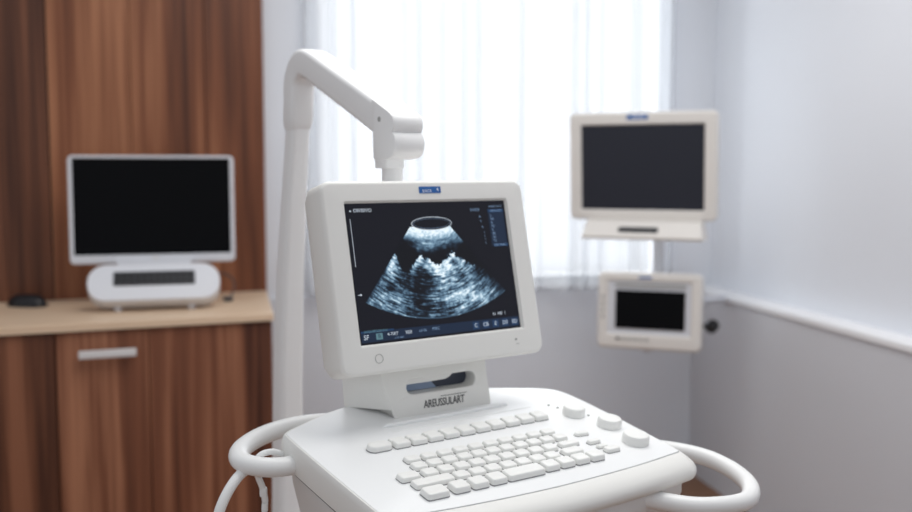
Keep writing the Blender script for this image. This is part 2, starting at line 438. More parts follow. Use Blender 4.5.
# ------------------------------------------------------------------ monitors by the right wall
mount = thing('monitor_mount', 'pale wall bracket with pole holding both off-white monitors in the corner', 'bracket', (0.80, 3.93, 0.0), R(-20))
bm = bmesh.new()
tube(bm, [Vector((0, 0, 0.80)), Vector((0, 0, 1.45))], 0.026, 20, up=(0, 1, 0))
link('pole', bm, M['aio'], mount)
bm = bmesh.new()
tube(bm, [Vector((0, 0, 0.83)), Vector((0.10, 0.12, 0.83)), Vector((0.20, 0.24, 0.83)), Vector((0.27, 0.34, 0.83))], 0.018, 14)
link('bracket_arm', bm, M['aio'], mount)
bm = bmesh.new(); lathe(bm, [(0.003, -0.024), (0.020, -0.022), (0.024, -0.016), (0.024, 0.016), (0.020, 0.022), (0.003, 0.024)], 20)
link('knob', bm, M['dark'], mount, loc=(0.21, 0.0, CAMZ - 0.605), rot=(R(60), 0, R(30)))['label'] = 'black clamp knob'
bm = bmesh.new(); tube(bm, [Vector((0.0, 0.0, CAMZ - 0.605)), Vector((0.20, 0.0, CAMZ - 0.605))], 0.010, 10)
link('knob_stem', bm, M['darkgrey'], mount)

um = thing('wall_monitor', 'larger off-white monitor with dark blank screen, upper one on the corner bracket', 'monitor', (0.692, 3.75, CAMZ + 0.015), R(-23))
bm = display(0.556, 0.405, 0.022, 0.462, 0.318, 0.075, 0.010, 0.006, back_scale=0.75, scr_cz=-0.004, chamfer=0.005)
uh = link('housing', bm, M['monitor2'], um, rot=(R(4), 0, 0))
bm = bmesh.new(); quadf(bm, -0.231, 0.231, -0.163, 0.155, 0.0055)
link('screen', bm, M['offscreen2'], uh, smooth=0)
bm = bmesh.new(); loft(bm, [[(x, -0.002, z) for x, z in rrect(0.078, 0.017, 0.003, 3, -0.015, 0.184)], [(x, 0.001, z) for x, z in rrect(0.080, 0.019, 0.003, 3, -0.015, 0.184)]])
link('badge', bm, M['badge'], uh)['label'] = 'small blue badge on the top bezel'
bm = bmesh.new()
for k in range(4): box(bm, (-0.024 + k * 0.012 - 0.005, -0.0028, 0.184), (0.007, 0.001, 0.007))
link('badge_lettering', bm, M['badgeink'], uh, smooth=0)
# tray below the display
bm = bmesh.new()
pr = [(-0.02, -0.206), (-0.055, -0.262), (-0.050, -0.272), (0.07, -0.272), (0.07, -0.200), (0.0, -0.200)]
loft(bm, [[(x * (1.0 if z < -0.23 else 0.955), y, z) for y, z in pr] for x in (-0.212, -0.208, 0.235, 0.239)])
tr = link('tray', bm, M['monitor2'], um)
bm = bmesh.new(); loft(bm, [[(x, y, z) for x, z in rrect(0.15, 0.022, 0.010, 5, 0.0, -0.236)] for y in (-0.0445, -0.030)])
link('tray_slot', bm, M['seam'], tr)
bm = bmesh.new(); box(bm, (0, 0.10, -0.02), (0.13, 0.09, 0.13), bev=0.01); box(bm, (0.03, 0.155, -0.02), (0.09, 0.05, 0.10), bev=0.01)
link('mounting_plate', bm, M['aio'], um)

lm = thing('patient_monitor', 'smaller off-white boxy monitor with dark screen, lower one below the larger monitor', 'monitor', (0.728, 3.75, CAMZ - 0.532), R(-20))
bm = display(0.392, 0.292, 0.022, 0.312, 0.200, 0.11, 0.012, 0.008, back_scale=0.85, scr_cz=0.012, chamfer=0.006)
lh = link('housing', bm, M['monitor2'], lm, rot=(R(-3), 0, 0))
bm = bmesh.new(); quadf(bm, -0.156, 0.156, -0.088, 0.112, 0.0075)
link('inner_bezel', bm, M['aio'], lh, smooth=0)
bm = bmesh.new(); loft(bm, [[(x, y, z) for x, z in rrect(0.262, 0.146, 0.004, 3, 0.004, 0.006)] for y in (0.003, 0.0075)])
link('screen', bm, M['offscreen'], lh)
bm = bmesh.new(); loft(bm, [[(x, y, z) for x, z in rrect(0.268, 0.012, 0.003, 3, 0.004, 0.098)] for y in (0.003, 0.0075)])
link('screen_hood', bm, M['mark'], lh)
bm = bmesh.new(); box(bm, (-0.015, 0.0, 0.128), (0.05, 0.004, 0.008), bev=0.001)
link('badge', bm, M['badge'], lh)
for k in range(6):
    bm = bmesh.new(); box(bm, (-0.115 + k * 0.022, -0.001, -0.1065), (0.015, 0.004, 0.009), bev=0.0015)
    link('button', bm, M['darkgrey'] if k == 0 else M['mark'], lh)
for k in range(4):
    bm = bmesh.new(); box(bm, (-0.175, -0.001, 0.05 - k * 0.025), (0.008, 0.004, 0.015), bev=0.0015)
    link('button', bm, M['mark'], lh)
bm = bmesh.new(); lathe(bm, [(0.010, -0.163), (0.018, -0.160), (0.018, -0.150), (0.022, -0.143)], 18, c=(-0.01, 0.05, 0))
link('clamp_foot', bm, M['aio'], lm)
bm = bmesh.new(); box(bm, (0.03, 0.135, 0.0), (0.10, 0.06, 0.12), bev=0.01)
link('mounting_plate', bm, M['aio'], lm)

# ------------------------------------------------------------------ the ultrasound machine
PX, PY, PZ = -0.0235, 1.775, CAMZ - 0.4324
MY = R(35)
us = thing('ultrasound_machine', 'white ultrasound machine with lit scan on its tilted screen and sloping keyboard console', 'ultrasound machine', (PX, PY, 0), MY)
CR = (R(10), 0, 0)                         # slope of the console
# outline of the console top, (u, v)
OUT = [(-0.306, -0.002), (-0.300, 0.018), (-0.267, 0.036), (-0.191, 0.070), (-0.10, 0.090), (0.0, 0.096), (0.10, 0.083), (0.157, 0.066), (0.212, 0.046), (0.255, 0.028),
       (0.280, 0.004), (0.290, -0.05), (0.296, -0.15), (0.297, -0.24), (0.2965, -0.296), (0.293, -0.3035), (0.285, -0.3062), (0.265, -0.3085), (0.181, -0.317), (0.087, -0.322), (0.0, -0.324), (-0.09, -0.322),
       (-0.18, -0.317), (-0.265, -0.3085), (-0.293, -0.304), (-0.299, -0.288), (-0.302, -0.22), (-0.305, -0.11)]
def resample(P, n):
    P = [Vector((p[0], p[1], 0)) for p in P]; L = [0]
    for i in range(len(P)): L.append(L[-1] + (P[(i + 1) % len(P)] - P[i]).length)
    out = []
    for k in range(n):
        d = L[-1] * k / n; i = 0
        while L[i + 1] < d: i += 1
        t = (d - L[i]) / max(1e-9, L[i + 1] - L[i])
        out.append(P[i].lerp(P[(i + 1) % len(P)], t))
    return out
oc = resample(catmull(OUT, 6, True), 240)
norm = []
for i in range(240):
    t = (oc[(i + 1) % 240] - oc[i - 1]).normalized(); nn = Vector((t.y, -t.x, 0))
    if nn.dot(oc[i] - Vector((0, -0.12, 0))) < 0: nn = -nn
    norm.append(nn)
def sm(x, a, b):
    t = max(0.0, min(1.0, (x - a) / (b - a))); return t * t * (3 - 2 * t)
frontw = [sm(-norm[i].y, 0.70, 0.97) for i in range(240)]
def oring(side, front, w, wf=None):
    out = []
    for i in range(240):
        d = side * (1 - frontw[i]) + front * frontw[i]
        p = oc[i] + norm[i] * d
        out.append((p.x, p.y, w if wf is None else w * (1 - frontw[i]) + wf * frontw[i]))
    return out
LOC = (0, 0, PZ)
# housing: bezel all round, palm rest at the front
bm = bmesh.new()
rings = [oring(-0.012, -0.012, -0.004), oring(-0.0014, -0.0012, -0.004), oring(-0.0013, -0.0010, -0.0006), oring(0.0008, 0.006, -0.0012), oring(0.0026, 0.018, -0.0045, -0.0040), oring(0.0038, 0.030, -0.0115, -0.0095),
         oring(0.0042, 0.0375, -0.021, -0.0170), oring(0.0042, 0.0395, -0.031, -0.0240), oring(0.0038, 0.0385, -0.042, -0.0310), oring(0.003, 0.034, -0.049, -0.0365), oring(-0.003, 0.022, -0.0515, -0.0395)]
loft(bm, rings, cap0=False, cap1=True)
hs = link('console_housing', bm, M['plastic'], us, LOC, CR)
# fix: darken the narrow seam between panel and housing
bm = bmesh.new()
ri = [oring(-0.0055, -0.0055, -0.0030), oring(0.0, 0.0002, -0.0030)]
loft(bm, ri, cap0=False, cap1=False)
link('panel_seam', bm, M['seam'], hs, smooth=0)
# control panel: top plate
bm = bmesh.new()
rings = [oring(-0.0016, -0.0036, -0.0045), oring(-0.0016, -0.0036, -0.0010), oring(-0.0020, -0.0040, -0.0003), oring(-0.0030, -0.0046, 0.0)]
vs = loft(bm, rings, cap0=False, cap1=True)
cp = link('control_panel', bm, M['panel'], us, LOC, CR)
# ridges and groove below the pedestal
bm = bmesh.new()
tube(bm, [Vector((-0.140, -0.024, -0.0005)), Vector((-0.132, -0.024, 0.001)), Vector((0.0, -0.021, 0.001)), Vector((0.124, -0.018, 0.001)), Vector((0.132, -0.018, -0.0005))], [0.002, 0.0045, 0.0045, 0.0045, 0.002], 12)
link('pen_ridge', bm, M['panel'], cp)
bm = bmesh.new()
tube(bm, [Vector((-0.136, -0.046, 0.0)), Vector((0.0, -0.0445, 0.0)), Vector((0.168, -0.043, 0.0))], [0.0006, 0.0014, 0.0006], 8)
link('groove_line', bm, M['panel'], cp)

# keys
key_cache = {}
def key(u, v, w, d, h, r=0.005, rotz=0.0, name='key', dish=True):
    kk_ = (round(w, 4), round(d, 4), round(h, 4), round(r, 4))
    if kk_ not in key_cache:
        bm = bmesh.new()
        rg = []
        for (ins, z) in ((0.0, -0.001), (0.0, 0.2 * h), (0.0007, 0.62 * h), (0.0015, 0.90 * h), (0.0026, 0.985 * h), (0.0048, h)):
            rg.append([(x, y, z) for x, y in rrect(w - 2 * ins, d - 2 * ins, max(0.001, r - ins * 0.4), 5)])
        rg.append([(x, y, h - (0.0007 if dish else 0)) for x, y in rrect((w - 0.0096) * 0.55, (d - 0.0096) * 0.55, 0.002, 5)])
        loft(bm, rg)
        bm.faces.ensure_lookup_table()
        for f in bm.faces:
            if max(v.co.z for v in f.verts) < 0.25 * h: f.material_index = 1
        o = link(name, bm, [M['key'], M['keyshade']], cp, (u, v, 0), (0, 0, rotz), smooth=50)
        key_cache[kk_] = o.data
    else:
        o = bpy.data.objects.new(name, key_cache[kk_]); COL.objects.link(o); o.parent = cp
        o.location = (u, v, 0); o.rotation_euler = (0, 0, rotz)
    return o
# function row
key(-0.191, -0.098, 0.044, 0.025, 0.010, 0.011)['label'] = 'rounded key at the left end of the function row'
for i in range(10):
    key(-0.151 + 0.0332 * i, -0.1015 + 0.0006 * i, 0.0305, 0.019, 0.0095, 0.004)
    key(-0.150 + 0.0338 * i, -0.0835 + 0.0006 * i, 0.0305, 0.0125, 0.0065, 0.003)
for i in range(10): key(-0.165 + 0.0313 * i, -0.157 + 0.0003 * i, 0.0275, 0.020, 0.0072)
for i in range(11): key(-0.168 + 0.0291 * i, -0.182 + 0.0002 * i, 0.0262, 0.0215, 0.0072)
key(-0.204, -0.2085, 0.036, 0.023, 0.0085)
for i in range(9): key(-0.165 + 0.0303 * i, -0.2075, 0.0272, 0.0225, 0.0072)
key(0.1205, -0.2065, 0.042, 0.0175, 0.0066)
key(-0.1775, -0.2365, 0.072, 0.023, 0.0085)
for i in range(7): key(-0.1235 + 0.0305 * i, -0.2345, 0.0272, 0.0225, 0.0072)
key(0.105, -0.2335, 0.042, 0.0215, 0.0072)
key(-0.1955, -0.2695, 0.040, 0.0285, 0.0105)
for u in (-0.1515, -0.1165, -0.0815): key(u, -0.2685, 0.0305, 0.0275, 0.0105)
key(-0.0265, -0.268, 0.074, 0.0275, 0.0105)['label'] = 'long space key'
for u in (0.0295, 0.0620, 0.0945, 0.1275): key(u, -0.2655, 0.0300, 0.0255, 0.0105)
# small cluster at the right
key(0.173, -0.181, 0.030, 0.013, 0.006, 0.006, R(-6))
key(0.170, -0.216, 0.027, 0.013, 0.0065, 0.004)
key(0.172, -0.236, 0.024, 0.011, 0.0055, 0.004)
key(0.178, -0.2535, 0.032, 0.017, 0.0075, 0.006)
# knobs
for k, (u, v, r) in enumerate(((0.224, -0.102, 0.0210), (0.252, -0.168, 0.0225), (0.2455, -0.242, 0.0240))):
    bm = bmesh.new()
    lathe(bm, [(r * 0.98, -0.001), (r, 0.002), (r * 0.985, 0.010), (r * 0.95, 0.0135), (r * 0.88, 0.0158), (r * 0.7, 0.0165), (r * 0.2, 0.0160), (0.001, 0.0160)], 40)
    kn = link('knob', bm, M['key'], cp, (u, v, 0), smooth=40)
    kn['label'] = ('small round knob nearest the screen', 'middle round knob', 'largest round knob nearest the front')[k]
    if k == 0:
        bm.free() if False else None
for (u, v) in ((0.208, -0.049), (0.216, -0.066), (0.2475, -0.117)):
    bm = bmesh.new(); lathe(bm, [(0.0028, -0.001), (0.0026, 0.0012), (0.0012, 0.0018)], 12)
    link('indicator_dot', bm, M['mark'], cp, (u, v, 0))

# lower body below the console, tapering down to the floor
bm = bmesh.new()
def bring(sx, sy, z, cy, tilt):
    out = []
    for i in range(240):
        p = oc[i]
        x = p.x * sx; y = (p.y + 0.11) * sy + cy
        out.append((x, y, z + tilt * (p.y) * 0.176))
    return out
rings = [bring(0.965, 1.03, PZ - 0.044, -0.115, 1), bring(0.965, 1.03, PZ - 0.063, -0.115, 1), bring(0.955, 1.01, PZ - 0.085, -0.110, 1), bring(0.82, 0.86, PZ - 0.20, -0.06, 0.8), bring(0.70, 0.78, PZ - 0.36, 0.0, 0.4),
         bring(0.64, 0.78, 0.22, 0.03, 0), bring(0.66, 0.82, 0.06, 0.03, 0), bring(0.66, 0.82, 0.0, 0.03, 0)]
loft(bm, rings)
lb = link('lower_body', bm, M['body'], us)
bm = bmesh.new()
loft(bm, [bring(0.985, 0.99, PZ - 0.0555, -0.109, 1), bring(0.985, 0.99, PZ - 0.0585, -0.109, 1)], cap0=True, cap1=True)
link('body_seam', bm, M['seam'], lb)

# handles
def plane_path(P, w): return [Vector((u, v, w + (q or 0))) for u, v, q in P]
bm = bmesh.new()
tube(bm, catmull(plane_path([(-0.10, 0.070, 0), (-0.17, 0.107, 0), (-0.238, 0.115, 0), (-0.300, 0.099, 0), (-0.350, 0.068, 0), (-0.374, 0.036, 0), (-0.374, 0.006, 0), (-0.348, -0.019, 0), (-0.312, -0.027, 0), (-0.26, -0.018, 0)], -0.038), 8), 0.0165, 20, flat=0.95)
link('handle', bm, M['handle'], us, LOC, CR)['label'] = 'white loop handle on the left with cables hung over it'
bm = bmesh.new()
tube(bm, catmull(plane_path([(0.25, -0.150, 0), (0.315, -0.172, 0), (0.374, -0.210, 0), (0.412, -0.258, 0), (0.421, -0.310, 0), (0.408, -0.362, 0), (0.380, -0.398, 0), (0.340, -0.417, 0), (0.288, -0.411, 0), (0.238, -0.385, -0.002), (0.19, -0.33, -0.004)], -0.050), 8), 0.0153, 20, flat=1.0)
link('handle', bm, M['handle'], us, LOC, CR)['label'] = 'white loop handle at the front right corner'

# pedestal carrying the monitor
def stadium(w, h, n, cx, cz):
    out = []
    for k in range(n):
        a = 2 * math.pi * k / n
        # superellipse-like stadium by ray direction
        c, s = math.cos(a), math.sin(a)
        hw, hh = w / 2, h / 2
        r = hh; f = hw - hh
        # ray/stadium intersection
        if abs(s) > 1e-9 and abs(c / s) * hh <= f: t = hh / abs(s)
        else:
            b = f * abs(c); t = b + math.sqrt(max(0, b * b - (f * f - r * r)))
        out.append((cx + c * t, cz + s * t))
    return out
def trapray(pts, n, cx, cz):
    out = []
    for k in range(n):
        a = 2 * math.pi * k / n; d = Vector((math.cos(a), math.sin(a)))
        best = None
        for i in range(len(pts)):
            p = Vector(pts[i]) - Vector((cx, cz)); q = Vector(pts[(i + 1) % len(pts)]) - Vector((cx, cz)); e = q - p
            den = d.x * e.y - d.y * e.x
            if abs(den) < 1e-12: continue
            t = (p.x * e.y - p.y * e.x) / den; s = (p.x * d.y - p.y * d.x) / den
            if t > 0 and -1e-6 <= s <= 1 + 1e-6: best = t if best is None else min(best, t)
        out.append((cx + d.x * best, cz + d.y * best))
    return out
NS = 160
cx, cz = 0.001, 0.051
trap = [(-0.101, -0.002), (0.110, -0.004), (0.103, 0.06), (0.100, 0.125), (-0.135, 0.125), (-0.123, 0.06)]
trapi = [(x * 0.985 - 0.0001, z) for x, z in trap]
back = [(-0.155, 0.0), (0.150, 0.0), (0.145, 0.06), (0.14, 0.125), (-0.165, 0.125), (-0.160, 0.06)]
slant = 0.10
st = stadium(0.150, 0.028, NS, cx, cz)
st2 = stadium(0.153, 0.031, NS, cx, cz)
bm = bmesh.new()
rings = [[(x, 0.03 + z * slant, z) for x, z in st], [(x, 0.0012 + z * slant, z) for x, z in st], [(x, z * slant, z) for x, z in st2],
         [(x, z * slant, z) for x, z in trapray(trapi, NS, cx, cz)], [(x, 0.002 + z * slant, z) for x, z in trapray(trap, NS, cx, cz)],
         [(x, 0.085, z + 0.012) for x, z in trapray(back, NS, cx, cz)]]
loft(bm, rings, cap0=False, cap1=True)
pd = link('pedestal', bm, M['plastic'], us, LOC)
# inside of the slot: dark well with a paler lower-left floor piece
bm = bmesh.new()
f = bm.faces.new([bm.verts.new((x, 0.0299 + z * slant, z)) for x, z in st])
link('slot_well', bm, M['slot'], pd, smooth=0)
bm = bmesh.new()
pl = [(-0.074, 0.0045), (-0.02, 0.0045), (0.010, 0.0052), (0.020, 0.0085), (0.026, 0.014), (-0.062, 0.014), (-0.071, 0.0095)]
f1 = [(cx + x, 0.0035 + (cz + z) * slant, cz + z) for x, z in pl]; f2 = [(cx + x, 0.0295 + (cz + z) * slant, cz + z) for x, z in pl]
loft(bm, [f1, f2])
link('slot_insert', bm, M['plastic'], pd, smooth=0)
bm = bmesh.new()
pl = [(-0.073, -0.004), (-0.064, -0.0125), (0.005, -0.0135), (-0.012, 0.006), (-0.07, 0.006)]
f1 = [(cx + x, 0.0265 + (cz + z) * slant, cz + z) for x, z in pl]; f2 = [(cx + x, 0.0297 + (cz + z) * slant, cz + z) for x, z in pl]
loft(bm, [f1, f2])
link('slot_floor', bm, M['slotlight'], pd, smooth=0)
bm = text_bm('AREUSSULART', 0.0195, face_mtx(0.004, 0.0016 - 0.0007, 0.0165) @ Matrix.Rotation(R(-5.7), 4, 'X'), spacing=0.97, xs=0.72, bold=0.0002)
box(bm, (0.026, 0.0028 - 0.0004, 0.0275), (0.058, 0.0006, 0.0009))
link('lettering', bm, M['ink'], pd, smooth=0)

# monitor
MON = (-0.0125, -0.006, PZ + 0.2604)
bm = display(0.432, 0.330, 0.020, 0.343, 0.2412, 0.086, 0.007, 0.006, back_scale=0.86, scr_cz=0.006, chamfer=0.0035, back_in=0.014)
mn = link('monitor', bm, M['plastic'], us, (MON[0], MON[1], MON[2] - 0.006), (R(-12.9), 0, R(0.5)))
ZS = 0.006                                            # screen centre in housing coordinates
YS = 0.0058
bm = bmesh.new(); quadf(bm, -0.1715, 0.1715, ZS - 0.1206, ZS + 0.1206, YS)
sc_o = link('screen', bm, M['screen'], mn, smooth=0)
sc_o['label'] = 'black screen lit with a fan-shaped ultrasound scan'
# the scan: fan mesh with painted echo brightness
def vnoise(x, y, seed):
    r_ = np.random.RandomState(seed); G = r_.rand(256, 256)
    xi = np.floor(x).astype(int); yi = np.floor(y).astype(int); fx = x - xi; fy = y - yi
    fx = fx * fx * (3 - 2 * fx); fy = fy * fy * (3 - 2 * fy)
    g = lambda a, b: G[a % 256, b % 256]
    return (g(xi, yi) * (1 - fx) + g(xi + 1, yi) * fx) * (1 - fy) + (g(xi, yi + 1) * (1 - fx) + g(xi + 1, yi + 1) * fx) * fy
def fbm(x, y, seed, o=4):
    s = 0; a = 0.5; t = 0
    for k in range(o): s = s + a * vnoise(x * 2 ** k, y * 2 ** k, seed + k); t += a; a *= 0.55
    return s / t
NT, NR = 280, 240
AP = (-0.003, 0.127)
tt, uu = np.meshgrid(np.linspace(-1, 1, NT), np.linspace(0, 1, NR), indexing='ij')
th = tt * R(40.2)
rmax = 0.2155 + 0.016 * np.abs(tt) ** 2.2
rmin = 0.046 + 0.020 * np.abs(tt) ** 2
rad = rmin + (rmax - rmin) * uu
X = AP[0] + rad * np.sin(th); Zc = AP[1] - rad * np.cos(th)
# brightness built from named tissue regions in screen metres
sst = lambda v, a, b: np.clip((v - a) / (b - a), 0, 1) ** 2 * (3 - 2 * np.clip((v - a) / (b - a), 0, 1))
streak = fbm(th * 10 + 20 + rad * 14, rad * 400, 3, 4)                       # arcs
streak2 = fbm(th * 16 + 5 + rad * 30, rad * 420, 9, 3)
blot = fbm(X * 42 + 7, Zc * 42 + 3, 21, 4)
fine = fbm(X * 300 + 9, Zc * 300 + 2, 31, 2)
clump = fbm(X * 95 + 2, Zc * 95 + 8, 41, 4)
radc = rad - 0.010 * np.abs(tt) ** 2
near = 1 - sst(radc, 0.074, 0.086 + 0.012 * (blot - 0.5))
I = near * (1.0 + 0.5 * (streak - 0.5) - 0.45 * sst(radc, 0.062, 0.080))
band2 = sst(radc, 0.076, 0.082) * (1 - sst(radc, 0.088, 0.101 + 0.03 * (blot - 0.5)))
I += band2 * np.clip(0.30 + 1.2 * (blot - 0.45) + 0.5 * (streak - 0.5), 0, 1)
# dark pool, its floor is the jagged bright line
floorline = 0.026 - 0.20 * np.clip(X + 0.118, -0.3, 0.0) * -1 * 0
xs_ = [-0.16, -0.110, -0.092, -0.084, -0.078, -0.070, -0.058, -0.046, -0.030, -0.015, -0.001, 0.016, 0.038, 0.056, 0.075, 0.095, 0.12, 0.15]
zs_ = [-0.02, 0.020, 0.034, 0.034, 0.014, -0.002, 0.000, 0.014, 0.026, 0.018, 0.006, 0.014, 0.027, 0.018, 0.006, -0.003, -0.022, -0.04]
fl = np.interp(X, xs_, zs_) + 0.016 * (clump - 0.5) + 0.006 * (fine - 0.5)
tissue = sst(fl - Zc, -0.0015, 0.003)
dist = fl - Zc
body_ = 0.30 + 1.15 * (streak - 0.5) + 0.45 * (streak2 - 0.5) + 0.85 * (blot - 0.5) + 0.25 * (fine - 0.5)
rim = np.exp(-(dist / 0.019) ** 2) * (0.40 + 1.7 * (clump - 0.36)) * sst(X, -0.066, -0.046) * (1 - 0.85 * sst(X, 0.066, 0.09))
leftlobe = np.exp(-((X + 0.092) / 0.016) ** 2 - ((Zc - 0.014) / 0.022) ** 2) * 0.48
bright = np.exp(-((X - 0.045) / 0.050) ** 2 - ((Zc + 0.055) / 0.022) ** 2) * 0.50 + np.exp(-((X - 0.02) / 0.04) ** 2 - ((Zc + 0.012) / 0.03) ** 2) * 0.22
left2 = np.exp(-((X + 0.115) / 0.03) ** 2 - ((Zc + 0.045) / 0.03) ** 2) * 0.12
shadow = np.exp(-((X + 0.036 + (Zc + 0.04) * 0.10) / 0.022) ** 2) * sst(-Zc, -0.010, 0.018) * 0.36 * (1 - 0.4 * sst(-Zc, 0.06, 0.09))
shadow2 = np.exp(-((X - 0.092) / 0.022) ** 2 - ((Zc + 0.012) / 0.020) ** 2) * 0.34
shadow3 = np.exp(-((X + 0.02) / 0.05) ** 2 - ((Zc + 0.075) / 0.012) ** 2) * 0.12
I += tissue * np.clip(body_ + rim + leftlobe + bright + left2 - shadow - shadow2 - shadow3, 0.015, 1.2)
I *= 0.86 + 0.30 * fine
I *= 1 - 0.6 * sst(tt, 0.86, 1.0) * sst(uu, 0.2, 0.6) - 0.45 * sst(-tt, 0.95, 1.0) * sst(uu, 0.2, 0.5)
I = np.where(uu > 0.987, np.maximum(I, 0.32), I)                # thin arc at the base of the fan
I = np.clip(I, 0, 1.05)
I = np.clip(I * 0.92, 0, 1)
# blue-black to icy white ramp (display values)
ramp_x = [0, 0.15, 0.35, 0.6, 0.8, 1.0]
cr_ = np.interp(I, ramp_x, [12, 26, 60, 120, 180, 232]); cg_ = np.interp(I, ramp_x, [14, 38, 84, 150, 204, 240]); cb_ = np.interp(I, ramp_x, [20, 52, 104, 172, 218, 246])
bm = bmesh.new()
vv = [[bm.verts.new((float(X[i, j]), YS - 0.0003, ZS + float(Zc[i, j]))) for j in range(NR)] for i in range(NT)]
for i in range(NT - 1):
    for j in range(NR - 1): bm.faces.new((vv[i][j], vv[i + 1][j], vv[i + 1][j + 1], vv[i][j + 1]))
son = link('scan_image', bm, M['sono'], mn, smooth=0)
lin = lambda c: np.where(c / 255 <= 0.04045, c / 255 / 12.92, ((c / 255 + 0.055) / 1.055) ** 2.4)
arr = np.stack([lin(cr_), lin(cg_), lin(cb_), np.ones_like(cr_)], -1).reshape(-1).astype(np.float32)
ca = son.data.color_attributes.new('Col', 'FLOAT_COLOR', 'POINT'); ca.data.foreach_set('color', arr)
# lens-shaped transducer footprint at the top of the fan
def ell(a, b, y, k=48): return [(0.0015 + a * math.cos(2 * math.pi * q / k), y, ZS + 0.0815 + b * math.sin(2 * math.pi * q / k)) for q in range(k)]
bm = bmesh.new(); loft(bm, [ell(0.0436, 0.0122, YS - 0.0006), ell(0.0422, 0.0111, YS - 0.0007), ], cap0=False, cap1=False)
bm.faces.new([bm.verts.new(p) for p in ell(0.0424, 0.0113, YS - 0.00065)]).material_index = 1
loft(bm, [ell(0.0392, 0.0089, YS - 0.0007), ell(0.0386, 0.0085, YS - 0.0008)], cap0=False, cap1=False, mi=2)
link('probe_outline', bm, [M['uitext'], M['screen'], M['uidim']], mn, smooth=0)
# interface: text, rulers, menu, toolbar
yt = YS - 0.0006
def scr_text(t, size, x, z, m='uitext', bold=0.0):
    link('screen_text', text_bm(t, size, face_mtx(x, yt, ZS + z), extrude=0.0001, bold=bold), M[m], mn, smooth=0)
scr_text('OIVISIVO', 0.0090, -0.1375, 0.108, bold=0.0)
bm = bmesh.new(); lathe(bm, [(0.0016, -0.0001), (0.0016, 0.0001)], 10)
bmesh.ops.transform(bm, matrix=face_mtx(-0.1615, yt, ZS + 0.1075), verts=bm.verts)
link('status_dot', bm, M['uitext'], mn, smooth=0)
scr_text('5.4.0.0', 0.0078, 0.1005, 0.104, 'uidim')
scr_text('H', 0.0060, 0.1105, 0.0905, 'uidim'); scr_text('T', 0.0064, 0.111, 0.0815, 'uidim'); scr_text('o', 0.0066, 0.1135, 0.072, 'uidim')
for k in range(4): scr_text('I', 0.0052, 0.1165, 0.061 - 0.0065 * k, 'uidim')
scr_text('H  100  1', 0.0078, 0.1255, -0.0905)
bm = bmesh.new(); quadf(bm, -0.1640, -0.1631, ZS + 0.012, ZS + 0.094, yt)
link('depth_ruler', bm, M['uitext'], mn, smooth=0)
bm = bmesh.new()
f = bm.faces.new([bm.verts.new((x, yt, ZS + z)) for x, z in ((-0.166, -0.0366), (-0.1605, -0.0366), (-0.1605, -0.0385), (-0.1575, -0.036), (-0.1605, -0.0335), (-0.1605, -0.0354), (-0.166, -0.0354))])
link('depth_pointer', bm, M['uitext'], mn, smooth=0)
bm = bmesh.new()
quadf(bm, 0.1305, 0.1665, ZS + 0.035, ZS + 0.102, yt + 0.0003, 0)
quadf(bm, 0.1305, 0.1665, ZS + 0.0985, ZS + 0.1045, yt + 0.0001, 1)
quadf(bm, 0.1345, 0.1680, ZS + 0.034, ZS + 0.039, yt + 0.0001, 1)
for z, s in ((0.1095, 'MARK DATA'), (0.1012, 'IMAGE SET'), (0.0365, 'EXIT MENU')):
    text_bm(s, 0.0052, face_mtx(0.149, yt - 0.0001, ZS + z), bm, extrude=0.0001, mi=2)
for k, s in enumerate(('L', 'R6', 'B', '0C', 'S', '4B', '5E', 'T2')):
    text_bm(s, 0.0068, face_mtx(0.1345, yt - 0.0001, ZS + 0.0925 - k * 0.0068), bm, extrude=0.0001, mi=2, align='LEFT')
link('side_menu', bm, [M['uibar'], M['uiblue'], M['uidim']], mn, smooth=0)
bm = bmesh.new()
quadf(bm, -0.1690, 0.1695, ZS - 0.1165, ZS - 0.0990, yt + 0.0003, 0)
quadf(bm, -0.1690, -0.104, ZS - 0.1005, ZS - 0.0975, yt + 0.0002, 1)
text_bm('ACQUISITION 0 H', 0.0056, face_mtx(-0.140, yt - 0.0001, ZS - 0.0988), bm, extrude=0.0001, mi=3)
text_bm('SF', 0.0115, face_mtx(-0.1595, yt - 0.0001, ZS - 0.1085), bm, extrude=0.0001, mi=2)
quadf(bm, -0.1405, -0.1275, ZS - 0.1135, ZS - 0.1030, yt + 0.0001, 3)
text_bm('B', 0.009, face_mtx(-0.134, yt - 0.0001, ZS - 0.1083), bm, extrude=0.0001, mi=0)
text_bm('4-7SET', 0.0075, face_mtx(-0.107, yt - 0.0001, ZS - 0.1065), bm, extrude=0.0001, mi=2)
text_bm('XEE', 0.0082, face_mtx(-0.075, yt - 0.0001, ZS - 0.1065), bm, extrude=0.0001, mi=2)
text_bm('cal 06', 0.0068, face_mtx(-0.046, yt - 0.0001, ZS - 0.1062), bm, extrude=0.0001, mi=4)
text_bm('MIEC', 0.0072, face_mtx(-0.018, yt - 0.0001, ZS - 0.1055), bm, extrude=0.0001, mi=4)
text_bm('a1 01 0001', 0.0042, face_mtx(-0.095, yt - 0.0001, ZS - 0.1137), bm, extrude=0.0001, mi=4)
for k, s in enumerate(('C', 'CB', 'E', 'D3', 'ED')):
    x = 0.0695 + k * 0.0222
    quadf(bm, x - 0.0068, x + 0.0068, ZS - 0.1145, ZS - 0.1015, yt + 0.0001, 1)
    text_bm(s, 0.0098, face_mtx(x, yt - 0.0001, ZS - 0.108), bm, extrude=0.0001, mi=2)
link('toolbar', bm, [M['uibar'], M['uiblue'], M['uitext'], M['uiteal'], M['uidim']], mn, smooth=0)
